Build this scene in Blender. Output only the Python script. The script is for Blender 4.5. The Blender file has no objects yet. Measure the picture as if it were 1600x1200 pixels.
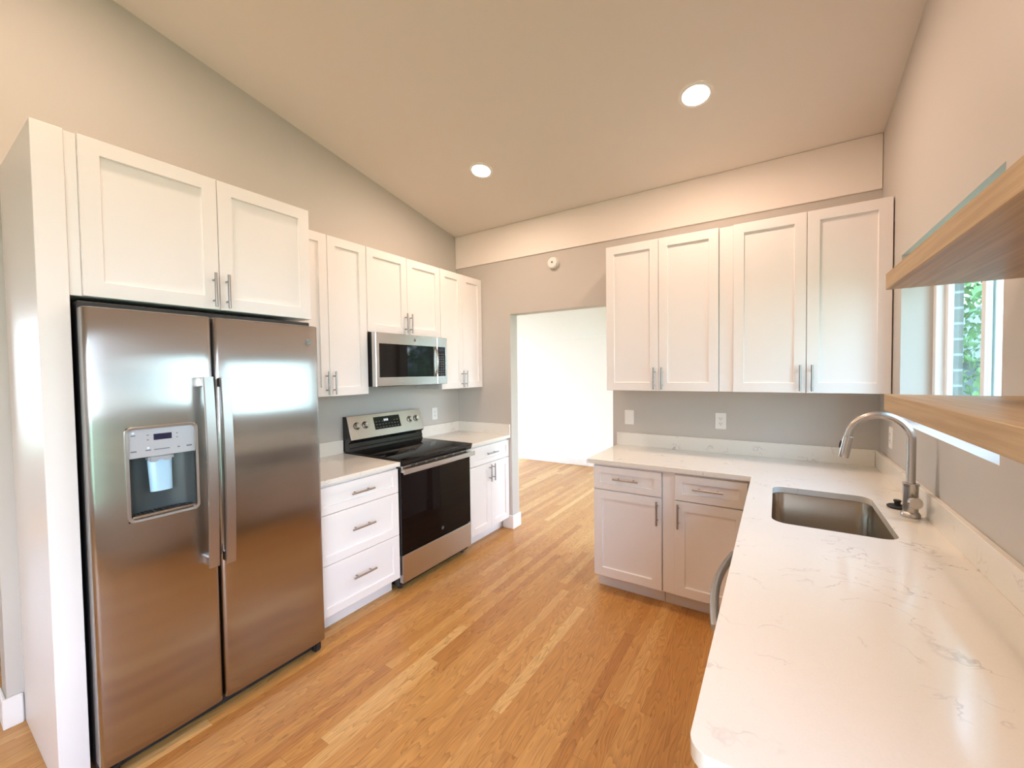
import bpy, bmesh, math, random
from mathutils import Vector, Matrix, Euler
random.seed(7)
C = bpy.context.scene.collection
sc = bpy.context.scene
PI = math.pi
XR = 3.327                      # the window wall

# ------------------------------------------------------------------ camera
cam = bpy.data.cameras.new('camera')
cam.sensor_fit = 'HORIZONTAL'; cam.sensor_width = 36.0
cam.lens = 641.1657 / 1600 * 36.0
cam.clip_start = 0.02
co = bpy.data.objects.new('camera', cam); C.objects.link(co)
rt = Vector((0.84009046, 0.54229506, -0.01280978))
up = Vector((-0.00537551, 0.03193644, 0.99947545))
fw = Vector((-0.54241969, 0.83958093, -0.02974461))
M = Matrix((rt, up, -fw)).transposed().to_4x4()
M.translation = Vector((2.80247, -3.29726, 1.51994))
co.matrix_world = M
sc.camera = co

# ------------------------------------------------------------------ world, sun, exposure
w = bpy.data.worlds.new('world'); sc.world = w; w.use_nodes = True
nt = w.node_tree; nt.nodes.clear()
out = nt.nodes.new('ShaderNodeOutputWorld'); bg = nt.nodes.new('ShaderNodeBackground')
tc = nt.nodes.new('ShaderNodeTexCoord'); sx = nt.nodes.new('ShaderNodeSeparateXYZ'); cr = nt.nodes.new('ShaderNodeValToRGB')
cr.color_ramp.elements[0].position = 0.0; cr.color_ramp.elements[0].color = (.84, .90, 1.0, 1)
cr.color_ramp.elements[1].position = 0.7; cr.color_ramp.elements[1].color = (.48, .62, 1.0, 1)
nt.links.new(tc.outputs['Generated'], sx.inputs[0]); nt.links.new(sx.outputs['Z'], cr.inputs[0])
nt.links.new(cr.outputs[0], bg.inputs[0]); nt.links.new(bg.outputs[0], out.inputs[0])
bg.inputs[1].default_value = 8.2

sun = bpy.data.lights.new('sun', 'SUN'); sun.energy = 4.0; sun.angle = 0.02; sun.color = (1, .95, .86)
so = bpy.data.objects.new('sun', sun); C.objects.link(so); so.rotation_euler = Euler((math.radians(24), math.radians(-38), 0))

LAMP_W = 9.2                    # each recessed downlight
LAMP_COL = (1.0, 0.70, 0.54)
sc.view_settings.view_transform = 'Standard'; sc.view_settings.look = 'None'
sc.view_settings.gamma = 1.0; sc.view_settings.use_curve_mapping = False
sc.view_settings.exposure = 0.66
sc.cycles.max_bounces = 10; sc.cycles.diffuse_bounces = 6; sc.cycles.transparent_max_bounces = 16
sc.cycles.sample_clamp_indirect = 8.0
sc.cycles.caustics_reflective = False; sc.cycles.caustics_refractive = False

# ------------------------------------------------------------------ mesh helpers
class G:
    def __init__(s): s.bm = bmesh.new()
    def box(s, a, b, bev=0.0, seg=1):
        a, b = Vector(a), Vector(b)
        lo = Vector(map(min, a, b)); hi = Vector(map(max, a, b))
        m = Matrix.Translation((lo+hi)/2) @ Matrix.Diagonal((*(hi-lo), 1))
        r = bmesh.ops.create_cube(s.bm, size=1, matrix=m)
        if bev > 0:
            es = list({e for v in r['verts'] for e in v.link_edges})
            bmesh.ops.bevel(s.bm, geom=es, offset=bev, segments=seg, affect='EDGES', clamp_overlap=True)
        return s
    def loft(s, rings, cap0=True, cap1=True, closed=True):
        R = [[s.bm.verts.new(p) for p in r] for r in rings]
        n = len(R[0])
        for a, b in zip(R, R[1:]):
            for i in range(n if closed else n-1):
                j = (i+1) % n
                s.bm.faces.new((a[i], a[j], b[j], b[i]))
        if cap0: s.bm.faces.new(list(reversed(R[0])))
        if cap1: s.bm.faces.new(R[-1])
        return s
    def lathe(s, prof, loc=(0,0,0), axis=(0,0,1), seg=32, cap0=True, cap1=True):
        ax = Vector(axis).normalized(); q = Vector((0,0,1)).rotation_difference(ax); loc = Vector(loc)
        rings = [[loc + q @ Vector((r*math.cos(2*PI*i/seg), r*math.sin(2*PI*i/seg), z)) for i in range(seg)] for r, z in prof]
        return s.loft(rings, cap0, cap1)
    def cyl(s, p0, p1, r, seg=16, bev=0.0):
        p0, p1 = Vector(p0), Vector(p1); L = (p1-p0).length
        pr = [(r-bev, 0), (r, bev), (r, L-bev), (r-bev, L)] if bev else [(r, 0), (r, L)]
        return s.lathe(pr, p0, p1-p0, seg)
    def tube(s, pts, r, seg=16):
        pts = [Vector(p) for p in pts]; n = len(pts)
        rr = r if isinstance(r, (list, tuple)) else [r]*n
        t0 = (pts[1]-pts[0]).normalized()
        nrm = t0.orthogonal().normalized(); rings = []; prev = t0
        for i, p in enumerate(pts):
            t = (pts[min(i+1, n-1)]-pts[max(i-1, 0)]).normalized()
            nrm = prev.rotation_difference(t) @ nrm; prev = t
            b = t.cross(nrm)
            rings.append([p + rr[i]*(nrm*math.cos(2*PI*k/seg)+b*math.sin(2*PI*k/seg)) for k in range(seg)])
        return s.loft(rings)
    def prism(s, poly, o, u, v, d):
        """poly in (u,v) plane through o, pushed along d"""
        o, u, v, d = Vector(o), Vector(u), Vector(v), Vector(d)
        a = [o+u*x+v*y for x, y in poly]
        return s.loft([a, [p+d for p in a]])
    def out(s, name, mat, parent=None, smooth=35, bev=0.0):
        bmesh.ops.recalc_face_normals(s.bm, faces=s.bm.faces[:])
        me = bpy.data.meshes.new(name); s.bm.to_mesh(me); s.bm.free()
        me.materials.append(mat)
        if smooth:
            me.shade_smooth(); me.set_sharp_from_angle(angle=math.radians(smooth))
        o = bpy.data.objects.new(name, me); C.objects.link(o)
        if parent: o.parent = parent
        if bev:
            b = o.modifiers.new('bevel', 'BEVEL'); b.width = bev; b.segments = 2; b.limit_method = 'ANGLE'; b.angle_limit = math.radians(50)
        return o

def tag(o, label, cat, group=None):
    o['label'] = label; o['category'] = cat
    if group: o['group'] = group
    return o
def thing(name, label, cat, loc, rotz=0, group=None):
    o = bpy.data.objects.new(name, None); C.objects.link(o); o.empty_display_size = .05
    o.location = loc; o.rotation_euler = (0, 0, rotz)
    return tag(o, label, cat, group)
def struct(name, g, mat, parent=None, smooth=35):
    o = g.out(name, mat, parent, smooth)
    if not parent: o['kind'] = 'structure'
    return o
def rrect(x0, x1, y0, y1, r, n=6):
    P = []
    for cx, cy, a in ((x1-r, y0+r, -PI/2), (x1-r, y1-r, 0), (x0+r, y1-r, PI/2), (x0+r, y0+r, PI)):
        for k in range(n+1):
            t = a + PI/2*k/n; P.append((cx+r*math.cos(t), cy+r*math.sin(t)))
    return P
def text_mesh(body, size, name, mat, parent, loc, rot, depth=.0004):
    cu = bpy.data.curves.new('txt', 'FONT'); cu.body = body; cu.size = size; cu.extrude = depth
    cu.align_x = 'CENTER'; cu.align_y = 'CENTER'
    t = bpy.data.objects.new('txt', cu); C.objects.link(t)
    bpy.context.view_layer.update()
    me = bpy.data.meshes.new_from_object(t.evaluated_get(bpy.context.evaluated_depsgraph_get()))
    bpy.data.objects.remove(t); bpy.data.curves.remove(cu)
    me.transform(Matrix.Translation(loc) @ Euler(rot).to_matrix().to_4x4())
    me.materials.clear(); me.materials.append(mat)
    o = bpy.data.objects.new(name, me); C.objects.link(o); o.parent = parent
    return o

# ------------------------------------------------------------------ materials
def mat(name, base=(.8, .8, .8), rough=.5, metal=0.0, spec=.5, coat=0.0, aniso=0.0, emit=None, es=0.0):
    m = bpy.data.materials.new(name); m.use_nodes = True
    b = m.node_tree.nodes['Principled BSDF']
    b.inputs['Base Color'].default_value = (*base, 1); b.inputs['Roughness'].default_value = rough
    b.inputs['Metallic'].default_value = metal; b.inputs['Specular IOR Level'].default_value = spec
    b.inputs['Coat Weight'].default_value = coat; b.inputs['Coat Roughness'].default_value = .1
    b.inputs['Anisotropic'].default_value = aniso
    if emit: b.inputs['Emission Color'].default_value = (*emit, 1); b.inputs['Emission Strength'].default_value = es
    return m
def N(m, t, **k):
    n = m.node_tree.nodes.new(t)
    for a, v in k.items(): setattr(n, a, v)
    return n
def L(m, a, b): m.node_tree.links.new(a, b)
def bsdf(m): return m.node_tree.nodes['Principled BSDF']
def add_bump(m, scale, strength, dist=.002, detail=4):
    tc = N(m, 'ShaderNodeTexCoord'); n = N(m, 'ShaderNodeTexNoise'); n.inputs['Scale'].default_value = scale; n.inputs['Detail'].default_value = detail
    bp = N(m, 'ShaderNodeBump'); bp.inputs['Strength'].default_value = strength; bp.inputs['Distance'].default_value = dist
    L(m, tc.outputs['Object'], n.inputs['Vector']); L(m, n.outputs['Fac'], bp.inputs['Height']); L(m, bp.outputs[0], bsdf(m).inputs['Normal'])

m_wall = mat('wall_paint', (.55, .52, .475), .55, spec=.3); add_bump(m_wall, 160, .15)
m_ceil = mat('ceiling_paint', (.76, .71, .64), .7, spec=.2); add_bump(m_ceil, 140, .15)
m_white_wall = mat('white_wall_paint', (.88, .88, .87), .6, spec=.3); add_bump(m_white_wall, 160, .1)
m_trim = mat('trim_paint', (.85, .84, .82), .35)
m_cab = mat('cabinet_lacquer', (.84, .82, .805), .32, spec=.5)
m_kick = mat('toe_kick_paint', (.80, .79, .78), .45)
m_nickel = mat('brushed_nickel', (.38, .36, .34), .34, 1)
m_black = mat('black_enamel', (.012, .012, .013), .18)
m_blackmat = mat('black_plastic', (.015, .015, .016), .5)
m_case = mat('dark_grey_case', (.022, .022, .024), .5)
m_glass = mat('black_glass', (.004, .004, .005), .04, spec=.3)
m_oven = mat('oven_glass', (.005, .0025, .0025), .04, spec=.13)
m_disp = mat('display_blue', (.012, .016, .05), .1)
m_lit = mat('display_digits', (.2, .2, .2), .3, emit=(.8, .9, 1), es=.6)
m_ink = mat('panel_ink', (.16, .17, .20), .5)
m_keys = mat('key_ink', (.10, .10, .10), .5)
m_silver = mat('silver_panel', (.50, .53, .58), .3, .35)
m_cavity = mat('dispenser_cavity', (.060, .075, .080), .30)
m_paddle = mat('ice_paddle_plastic', (.42, .68, .88), .12, spec=.6)
m_chrome = mat('satin_nickel', (.52, .485, .45), .27, 1)
m_plate = mat('white_plastic', (.82, .81, .78), .35)
m_slot = mat('outlet_slot', (.05, .05, .05), .5)
m_lens = mat('lamp_lens', (.9, .9, .9), .4, emit=(1, .90, .76), es=22.0)
m_rubber = mat('black_rubber', (.012, .012, .012), .45)
m_vinyl = mat('white_vinyl', (.82, .84, .84), .3)

def steel(name, col, rough, aniso, rot, grain):
    """brushed stainless; fine grain lines along grain (0=x,2=z scale low)"""
    m = mat(name, col, rough, 1.0, aniso=aniso)
    b = bsdf(m)
    uv = N(m, 'ShaderNodeUVMap'); tg = N(m, 'ShaderNodeTangent', direction_type='UV_MAP')
    L(m, tg.outputs[0], b.inputs['Tangent']); b.inputs['Anisotropic Rotation'].default_value = rot
    mp = N(m, 'ShaderNodeMapping'); mp.inputs['Scale'].default_value = grain
    n = N(m, 'ShaderNodeTexNoise'); n.inputs['Scale'].default_value = 1; n.inputs['Detail'].default_value = 3
    L(m, uv.outputs[0], mp.inputs[0]); L(m, mp.outputs[0], n.inputs['Vector'])
    mr = N(m, 'ShaderNodeMapRange'); mr.inputs[3].default_value = rough*.97; mr.inputs[4].default_value = rough*1.03
    L(m, n.outputs['Fac'], mr.inputs[0]); L(m, mr.outputs[0], b.inputs['Roughness'])
    return m
m_fridge = steel('brushed_stainless', (.43, .41, .395), .20, 1.0, 0.0, (2, 300, 1))
m_steel = mat('stainless_trim', (.56, .53, .50), .26, 1.0)
m_sink = mat('sink_steel', (.42, .36, .29), .25, 1.0)
m_handle = mat('handle_steel', (.50, .47, .45), .34, 1.0)
m_band = mat('band_paint', (.88, .83, .77), .6, spec=.3)

# oak strip floor -------------------------------------------------
def oak_floor():
    m = mat('oak_floor', rough=.30, spec=.4); b = bsdf(m)
    tc = N(m, 'ShaderNodeTexCoord'); s = N(m, 'ShaderNodeSeparateXYZ'); L(m, tc.outputs['Object'], s.inputs[0])
    def mth(op, a, b_=None):
        n = N(m, 'ShaderNodeMath', operation=op)
        for i, x in enumerate((a, b_)):
            if x is None: continue
            if isinstance(x, (int, float)): n.inputs[i].default_value = x
            else: L(m, x, n.inputs[i])
        return n.outputs[0]
    u = mth('DIVIDE', s.outputs['X'], .0575); row = mth('FLOOR', u); fu = mth('FRACT', u)
    wn = N(m, 'ShaderNodeTexWhiteNoise', noise_dimensions='1D'); L(m, row, wn.inputs['W'])
    off = mth('MULTIPLY', wn.outputs['Value'], 7.3)
    wn0 = N(m, 'ShaderNodeTexWhiteNoise', noise_dimensions='1D'); L(m, mth('ADD', row, 531.7), wn0.inputs['W'])
    ln = mth('ADD', mth('MULTIPLY', wn0.outputs['Value'], .9), .8)
    v = mth('DIVIDE', mth('ADD', s.outputs['Y'], mth('ADD', off, 40)), ln); idx = mth('FLOOR', v); fv = mth('FRACT', v)
    wn2 = N(m, 'ShaderNodeTexWhiteNoise', noise_dimensions='2D'); cx = N(m, 'ShaderNodeCombineXYZ')
    L(m, row, cx.inputs[0]); L(m, idx, cx.inputs[1]); L(m, cx.outputs[0], wn2.inputs['Vector'])
    rnd = wn2.outputs['Value']
    ramp = N(m, 'ShaderNodeValToRGB'); e = ramp.color_ramp
    e.elements[0].position = 0; e.elements[0].color = (.43, .192, .055, 1)
    e.elements[1].position = 1; e.elements[1].color = (.68, .42, .165, 1)
    for p_, c in ((.10, (.49, .23, .064, 1)), (.4, (.53, .262, .075, 1)), (.75, (.57, .295, .090, 1)), (.92, (.62, .345, .118, 1))):
        x = e.elements.new(p_); x.color = c
    L(m, rnd, ramp.inputs[0])
    # grain, stretched along the boards with a figure per board
    gx = mth('ADD', mth('MULTIPLY', s.outputs['X'], 1.0), mth('MULTIPLY', rnd, 31.0))
    gy = mth('ADD', s.outputs['Y'], mth('MULTIPLY', rnd, 17.0))
    cg = N(m, 'ShaderNodeCombineXYZ'); L(m, mth('MULTIPLY', gx, 15.0), cg.inputs[0]); L(m, mth('MULTIPLY', gy, 1.9), cg.inputs[1])
    nb = N(m, 'ShaderNodeTexNoise'); nb.inputs['Scale'].default_value = 1.0; nb.inputs['Detail'].default_value = 1.5; L(m, cg.outputs[0], nb.inputs['Vector'])
    rings = mth('FRACT', mth('MULTIPLY', nb.outputs['Fac'], 15.0))
    rr = N(m, 'ShaderNodeMapRange', interpolation_type='SMOOTHSTEP'); L(m, rings, rr.inputs[0]); rr.inputs[1].default_value = 0; rr.inputs[2].default_value = 1
    cf = N(m, 'ShaderNodeCombineXYZ'); L(m, mth('MULTIPLY', gx, 260.0), cf.inputs[0]); L(m, mth('MULTIPLY', gy, 9.0), cf.inputs[1])
    nf = N(m, 'ShaderNodeTexNoise'); nf.inputs['Scale'].default_value = 1.0; nf.inputs['Detail'].default_value = 3; L(m, cf.outputs[0], nf.inputs['Vector'])
    g1 = mth('ADD', mth('MULTIPLY', mth('POWER', rings, .45), .30), mth('MULTIPLY', nf.outputs['Fac'], .40))
    gr = N(m, 'ShaderNodeMapRange'); L(m, g1, gr.inputs[0]); gr.inputs[1].default_value = .14; gr.inputs[2].default_value = .50
    gr.inputs[3].default_value = .54; gr.inputs[4].default_value = 1.06
    # occasional dark flecks
    ck = N(m, 'ShaderNodeCombineXYZ'); L(m, mth('MULTIPLY', s.outputs['X'], 34.0), ck.inputs[0]); L(m, mth('MULTIPLY', s.outputs['Y'], 9.0), ck.inputs[1])
    nk = N(m, 'ShaderNodeTexNoise'); nk.inputs['Scale'].default_value = 1.0; nk.inputs['Detail'].default_value = 2; L(m, ck.outputs[0], nk.inputs['Vector'])
    kr = N(m, 'ShaderNodeMapRange'); L(m, nk.outputs['Fac'], kr.inputs[0]); kr.inputs[1].default_value = .68; kr.inputs[2].default_value = .78; kr.inputs[3].default_value = 1; kr.inputs[4].default_value = .55
    # seams
    su = mth('MINIMUM', fu, mth('SUBTRACT', 1.0, fu)); sv = mth('MULTIPLY', mth('MINIMUM', fv, mth('SUBTRACT', 1.0, fv)), 12.0)
    sm = N(m, 'ShaderNodeMapRange'); L(m, mth('MINIMUM', su, sv), sm.inputs[0]); sm.inputs[1].default_value = 0; sm.inputs[2].default_value = .018; sm.inputs[3].default_value = .68; sm.inputs[4].default_value = 1
    fac = mth('MULTIPLY', mth('MULTIPLY', gr.outputs[0], sm.outputs[0]), kr.outputs[0])
    mx = N(m, 'ShaderNodeVectorMath', operation='SCALE'); L(m, ramp.outputs[0], mx.inputs[0]); L(m, fac, mx.inputs['Scale'])
    L(m, mx.outputs[0], b.inputs['Base Color'])
    bp = N(m, 'ShaderNodeBump'); bp.inputs['Strength'].default_value = .12; bp.inputs['Distance'].default_value = .001
    L(m, mth('ADD', sm.outputs[0], mth('MULTIPLY', nf.outputs['Fac'], .25)), bp.inputs['Height']); L(m, bp.outputs[0], b.inputs['Normal'])
    return m
m_floor = oak_floor()

def quartz():
    m = mat('white_quartz', (.82, .80, .76), .11, spec=.5); b = bsdf(m)
    tc = N(m, 'ShaderNodeTexCoord')
    n0 = N(m, 'ShaderNodeTexNoise'); n0.inputs['Scale'].default_value = 3.0; n0.inputs['Detail'].default_value = 5; L(m, tc.outputs['Object'], n0.inputs['Vector'])
    mixv = N(m, 'ShaderNodeVectorMath', operation='MULTIPLY_ADD'); mixv.inputs[1].default_value = (.55, .55, .55)
    L(m, n0.outputs['Color'], mixv.inputs[0]); L(m, tc.outputs['Object'], mixv.inputs[2])
    mp = N(m, 'ShaderNodeMapping'); mp.inputs['Rotation'].default_value = (0, 0, .5); mp.inputs['Scale'].default_value = (1.5, 3.4, 2.2); L(m, mixv.outputs[0], mp.inputs[0])
    n1 = N(m, 'ShaderNodeTexNoise'); n1.inputs['Scale'].default_value = 2.4; n1.inputs['Detail'].default_value = 3; L(m, mp.outputs[0], n1.inputs['Vector'])
    s1 = N(m, 'ShaderNodeMath', operation='SUBTRACT'); L(m, n1.outputs['Fac'], s1.inputs[0]); s1.inputs[1].default_value = .5
    a1 = N(m, 'ShaderNodeMath', operation='ABSOLUTE'); L(m, s1.outputs[0], a1.inputs[0])
    v1 = N(m, 'ShaderNodeMapRange'); L(m, a1.outputs[0], v1.inputs[0]); v1.inputs[1].default_value = 0; v1.inputs[2].default_value = .012; v1.inputs[3].default_value = 1; v1.inputs[4].default_value = 0
    n2 = N(m, 'ShaderNodeTexNoise'); n2.inputs['Scale'].default_value = 7.0; n2.inputs['Detail'].default_value = 2; L(m, tc.outputs['Object'], n2.inputs['Vector'])
    v2 = N(m, 'ShaderNodeMapRange'); L(m, n2.outputs['Fac'], v2.inputs[0]); v2.inputs[1].default_value = .50; v2.inputs[2].default_value = .68
    mu = N(m, 'ShaderNodeMath', operation='MULTIPLY'); L(m, v1.outputs[0], mu.inputs[0]); L(m, v2.outputs[0], mu.inputs[1])
    n3 = N(m, 'ShaderNodeTexNoise'); n3.inputs['Scale'].default_value = 260; L(m, tc.outputs['Object'], n3.inputs['Vector'])
    c0 = N(m, 'ShaderNodeMix', data_type='RGBA'); c0.inputs[6].default_value = (.765, .735, .665, 1); c0.inputs[7].default_value = (.82, .79, .72, 1); L(m, n3.outputs['Fac'], c0.inputs[0])
    c1 = N(m, 'ShaderNodeMix', data_type='RGBA'); L(m, mu.outputs[0], c1.inputs[0]); L(m, c0.outputs[2], c1.inputs[6]); c1.inputs[7].default_value = (.50, .46, .44, 1)
    L(m, c1.outputs[2], b.inputs['Base Color'])
    return m
m_quartz = quartz()

def wood(name, c0, c1, rough=.45):
    m = mat(name, c0, rough); b = bsdf(m); tc = N(m, 'ShaderNodeTexCoord')
    mp = N(m, 'ShaderNodeMapping'); mp.inputs['Scale'].default_value = (90, 3.0, 90); L(m, tc.outputs['Object'], mp.inputs[0])
    n = N(m, 'ShaderNodeTexNoise'); n.inputs['Scale'].default_value = 1; n.inputs['Detail'].default_value = 4; L(m, mp.outputs[0], n.inputs['Vector'])
    r = N(m, 'ShaderNodeValToRGB'); r.color_ramp.elements[0].position = .34; r.color_ramp.elements[0].color = (*c0, 1)
    r.color_ramp.elements[1].position = .66; r.color_ramp.elements[1].color = (*c1, 1)
    L(m, n.outputs['Fac'], r.inputs[0]); L(m, r.outputs[0], b.inputs['Base Color'])
    bp = N(m, 'ShaderNodeBump'); bp.inputs['Strength'].default_value = .2; bp.inputs['Distance'].default_value = .0008
    L(m, n.outputs['Fac'], bp.inputs['Height']); L(m, bp.outputs[0], b.inputs['Normal'])
    return m
m_oak = wood('oak_shelf', (.40, .265, .125), (.52, .365, .19))

def pane_glass(name, tint):
    m = bpy.data.materials.new(name); m.use_nodes = True; t = m.node_tree; t.nodes.clear()
    o = t.nodes.new('ShaderNodeOutputMaterial'); mx = t.nodes.new('ShaderNodeMixShader')
    a = t.nodes.new('ShaderNodeBsdfTransparent'); a.inputs[0].default_value = (*tint, 1)
    g = t.nodes.new('ShaderNodeBsdfGlossy'); g.inputs['Roughness'].default_value = .02
    lw = t.nodes.new('ShaderNodeLayerWeight'); pw = t.nodes.new('ShaderNodeMath'); pw.operation = 'POWER'; pw.inputs[1].default_value = 5.0
    f = t.nodes.new('ShaderNodeMath'); f.operation = 'MULTIPLY_ADD'; f.inputs[1].default_value = .7; f.inputs[2].default_value = .025
    t.links.new(lw.outputs['Facing'], pw.inputs[0]); t.links.new(pw.outputs[0], f.inputs[0]); t.links.new(f.outputs[0], mx.inputs[0]); t.links.new(a.outputs[0], mx.inputs[1]); t.links.new(g.outputs[0], mx.inputs[2]); t.links.new(mx.outputs[0], o.inputs[0])
    return m
m_pane = pane_glass('clear_window_glass', (.95, .98, .98))
m_teal = pane_glass('tinted_window_glass', (.80, .945, .935))
def brick():
    m = mat('brick', rough=.85); b = bsdf(m); tc = N(m, 'ShaderNodeTexCoord'); s = N(m, 'ShaderNodeSeparateXYZ'); c = N(m, 'ShaderNodeCombineXYZ')
    ad = N(m, 'ShaderNodeMath', operation='ADD')
    L(m, tc.outputs['Object'], s.inputs[0]); L(m, s.outputs['X'], ad.inputs[0]); L(m, s.outputs['Y'], ad.inputs[1]); L(m, ad.outputs[0], c.inputs[0]); L(m, s.outputs['Z'], c.inputs[1])
    t = N(m, 'ShaderNodeTexBrick'); t.inputs['Scale'].default_value = 1; t.inputs['Brick Width'].default_value = .215; t.inputs['Row Height'].default_value = .075; t.inputs['Mortar Size'].default_value = .006
    t.inputs['Color1'].default_value = (.13, .13, .11, 1); t.inputs['Color2'].default_value = (.18, .17, .15, 1); t.inputs['Mortar'].default_value = (.34, .34, .33, 1)
    L(m, c.outputs[0], t.inputs['Vector']); L(m, t.outputs['Color'], b.inputs['Base Color'])
    return m
m_brick = brick()
m_grass = mat('lawn', (.17, .24, .12), .9)
m_leaf = mat('tree_leaves', (.03, .09, .018), .6)
m_leaf2 = mat('light_leaves', (.07, .17, .035), .6)
m_bark = mat('bark', (.10, .07, .05), .9)
m_siding = mat('grey_siding', (.13, .15, .19), .7)
m_shingle = mat('roof_shingle', (.12, .12, .13), .8)

# ------------------------------------------------------------------ room shell
def zc(y): return 2.911 - .19*y          # underside of the sloping ceiling
YB = -7.2
struct('floor', G().box((-4.7, YB, -.1), (3.45, 3.0, 0)), m_floor)
# sloping ceiling over the kitchen and the room behind the camera
struct('ceiling', G().prism([(0.0, zc(0)), (YB, zc(YB)), (YB, zc(YB)+.2), (0, zc(0)+.2)], (-.12, 0, 0), (0,1,0), (0,0,1), (3.75, 0, 0)), m_ceil)
# left wall: kitchen length plus a header over the opening to the living room
g = G(); g.prism([(-3.035, 0), (0, 0), (0, zc(0)), (YB, zc(YB)), (YB, 2.45), (-3.035, 2.45)], (-.12, 0, 0), (0,1,0), (0,0,1), (.12, 0, 0))
struct('wall_left', g, m_wall)
# back wall with the doorway
g = G(); g.box((-.12, 0, 0), (.66, .12, 2.911)); g.box((1.664, 0, 0), (XR, .12, 2.911)); g.box((.66, 0, 2.069), (1.664, .12, 2.911))
struct('wall_back', g, m_wall)
struct('trim_1', G().box((.002, -.012, 2.585), (XR-.002, .001, 2.911), .002), m_band)
# window wall
WY0, WY1, WZ0, WZ1 = -1.60, -.48, 1.24, 2.08
PY0, PY1, PZ0, PZ1 = -6.4, -2.95, .35, 2.35       # larger window further along, behind the camera
def holed_wall(g, x0, x1, y0, y1, zlo, top, holes):
    ys = [y0] + [v for h in holes for v in (h[0], h[1])] + [y1]
    for a, b in zip(ys, ys[1:]):
        h = next((h for h in holes if abs(h[0]-a) < 1e-6 and abs(h[1]-b) < 1e-6), None)
        if h:
            g.box((x0, a, zlo), (x1, b, h[2]))
            g.prism([(a, h[3]), (b, h[3]), (b, top(b)), (a, top(a))], (x0, 0, 0), (0,1,0), (0,0,1), (x1-x0, 0, 0))
        else:
            g.prism([(a, zlo), (b, zlo), (b, top(b)), (a, top(a))], (x0, 0, 0), (0,1,0), (0,0,1), (x1-x0, 0, 0))
    return g
H = [(PY0, PY1, PZ0, PZ1), (WY0, WY1, WZ0, WZ1)]
struct('wall_right', holed_wall(G(), XR, XR+.145, YB, .12, 0, zc, H), m_wall)
struct('wall_outside', holed_wall(G(), XR+.147, XR+.225, YB, .12, -.4, zc, [(PY0-.01, PY1+.01, PZ0-.01, PZ1+.01), (WY0-.015, WY1+.015, WZ0-.015, WZ1+.015)]), m_brick)
# wall behind the camera, with a patio door opening
g = G(); g.box((-.12, YB-.12, 0), (XR, YB, 4.3))
struct('wall_front', g, m_wall)
# living room to the left
g = G(); g.box((-4.7, -.12, 0), (-.12, 0, 2.6)); struct('wall_living_back', g, m_white_wall)
g = G(); g.box((-4.7, YB-.12, 0), (-.12, YB, 2.6)); struct('wall_living_front', g, m_white_wall)
struct('wall_living_left', holed_wall(G(), -4.7, -4.58, YB, -.12, 0, lambda y: 2.6, [(-5.8, -3.4, .6, 2.2)]), m_white_wall)
struct('ceiling_living', G().box((-4.7, YB-.12, 2.6), (-.12, -.0, 2.7)), m_white_wall)
# far room behind the doorway
g = G(); g.box((-2.6, 2.8, 0), (1.5, 2.92, 2.5)); g.box((3.2, 2.8, 0), (XR+.145, 2.92, 2.5)); g.box((1.5, 2.8, 0), (3.2, 2.92, .12)); g.box((1.5, 2.8, 2.3), (3.2, 2.92, 2.5))
struct('wall_far', g, m_white_wall)
struct('wall_far_left', holed_wall(G(), -2.6, -2.48, 0, 2.8, 0, lambda y: 2.5, [(.2, 2.65, .12, 2.3)]), m_white_wall)
struct('wall_far_right', holed_wall(G(), XR, XR+.145, .121, 2.8, 0, lambda y: 2.5, [(.4, 2.5, .12, 2.3)]), m_white_wall)
struct('wall_far_near', G().box((-2.48, .121, 0), (.655, .13, 2.5)), m_white_wall)
struct('ceiling_far', G().box((-2.6, .12, 2.5), (XR+.145, 2.92, 2.6)), m_white_wall)
struct('trim_2', G().box((-2.47, 2.79, 2.02), (XR, 2.8, 2.06), .002), m_white_wall)
# baseboards
def bb(g, a, b): g.box(a, b, .004)
struct('baseboard_far', (lambda g: (bb(g, (-2.47, 2.785, 0), (XR, 2.8, .12)), g)[1])(G()), m_trim)
g = G(); bb(g, (0, -3.05, 0), (.014, -2.99, .132)); bb(g, (-.134, -3.049, 0), (.013, -3.035, .131)); struct('baseboard_left', g, m_trim)
g = G(); bb(g, (.555, -.014, 0), (.676, 0, .132)); bb(g, (.66, -.013, 0), (.675, .134, .131)); struct('baseboard_back', g, m_trim)

# windows
def window(name, x, y0, y1, z0, z1, axis='y', flip=1, glass=None):
    """slider window filling an opening; x is the room-side face of its frame"""
    def P(d, a, z): return (x+flip*d, a, z) if axis == 'y' else (a, x+flip*d, z)
    f = .045
    g = G()
    g.box(P(0, y0, z0), P(.06, y1, z0+f), .003); g.box(P(0, y0, z1-f), P(.06, y1, z1), .003)
    g.box(P(.001, y0, z0+f), P(.059, y0+f, z1-f), .003); g.box(P(.001, y1-f, z0+f), P(.059, y1, z1-f), .003)
    fr = g.out(name, m_vinyl); fr['kind'] = 'structure'
    ym = (y0+y1)/2
    for k, (a, b, d0) in enumerate(((y0+f, ym+.02, .008), (ym-.02, y1-f, .032))):
        s = G(); t = .035
        s.box(P(d0, a, z0+f), P(d0+.022, b, z0+f+t), .002); s.box(P(d0, a, z1-f-t), P(d0+.022, b, z1-f), .002)
        s.box(P(d0+.001, a, z0+f+t), P(d0+.021, a+t, z1-f-t), .002); s.box(P(d0+.001, b-t, z0+f+t), P(d0+.021, b, z1-f-t), .002)
        so_ = s.out('sash', m_vinyl, fr)
        G().box(P(d0+.009, a+t, z0+f+t), P(d0+.012, b-t, z1-f-t)).out('pane', glass or m_pane, so_)
    return fr
window('window_1', XR+.115, WY0, WY1, WZ0, WZ1, glass=m_teal)
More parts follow.
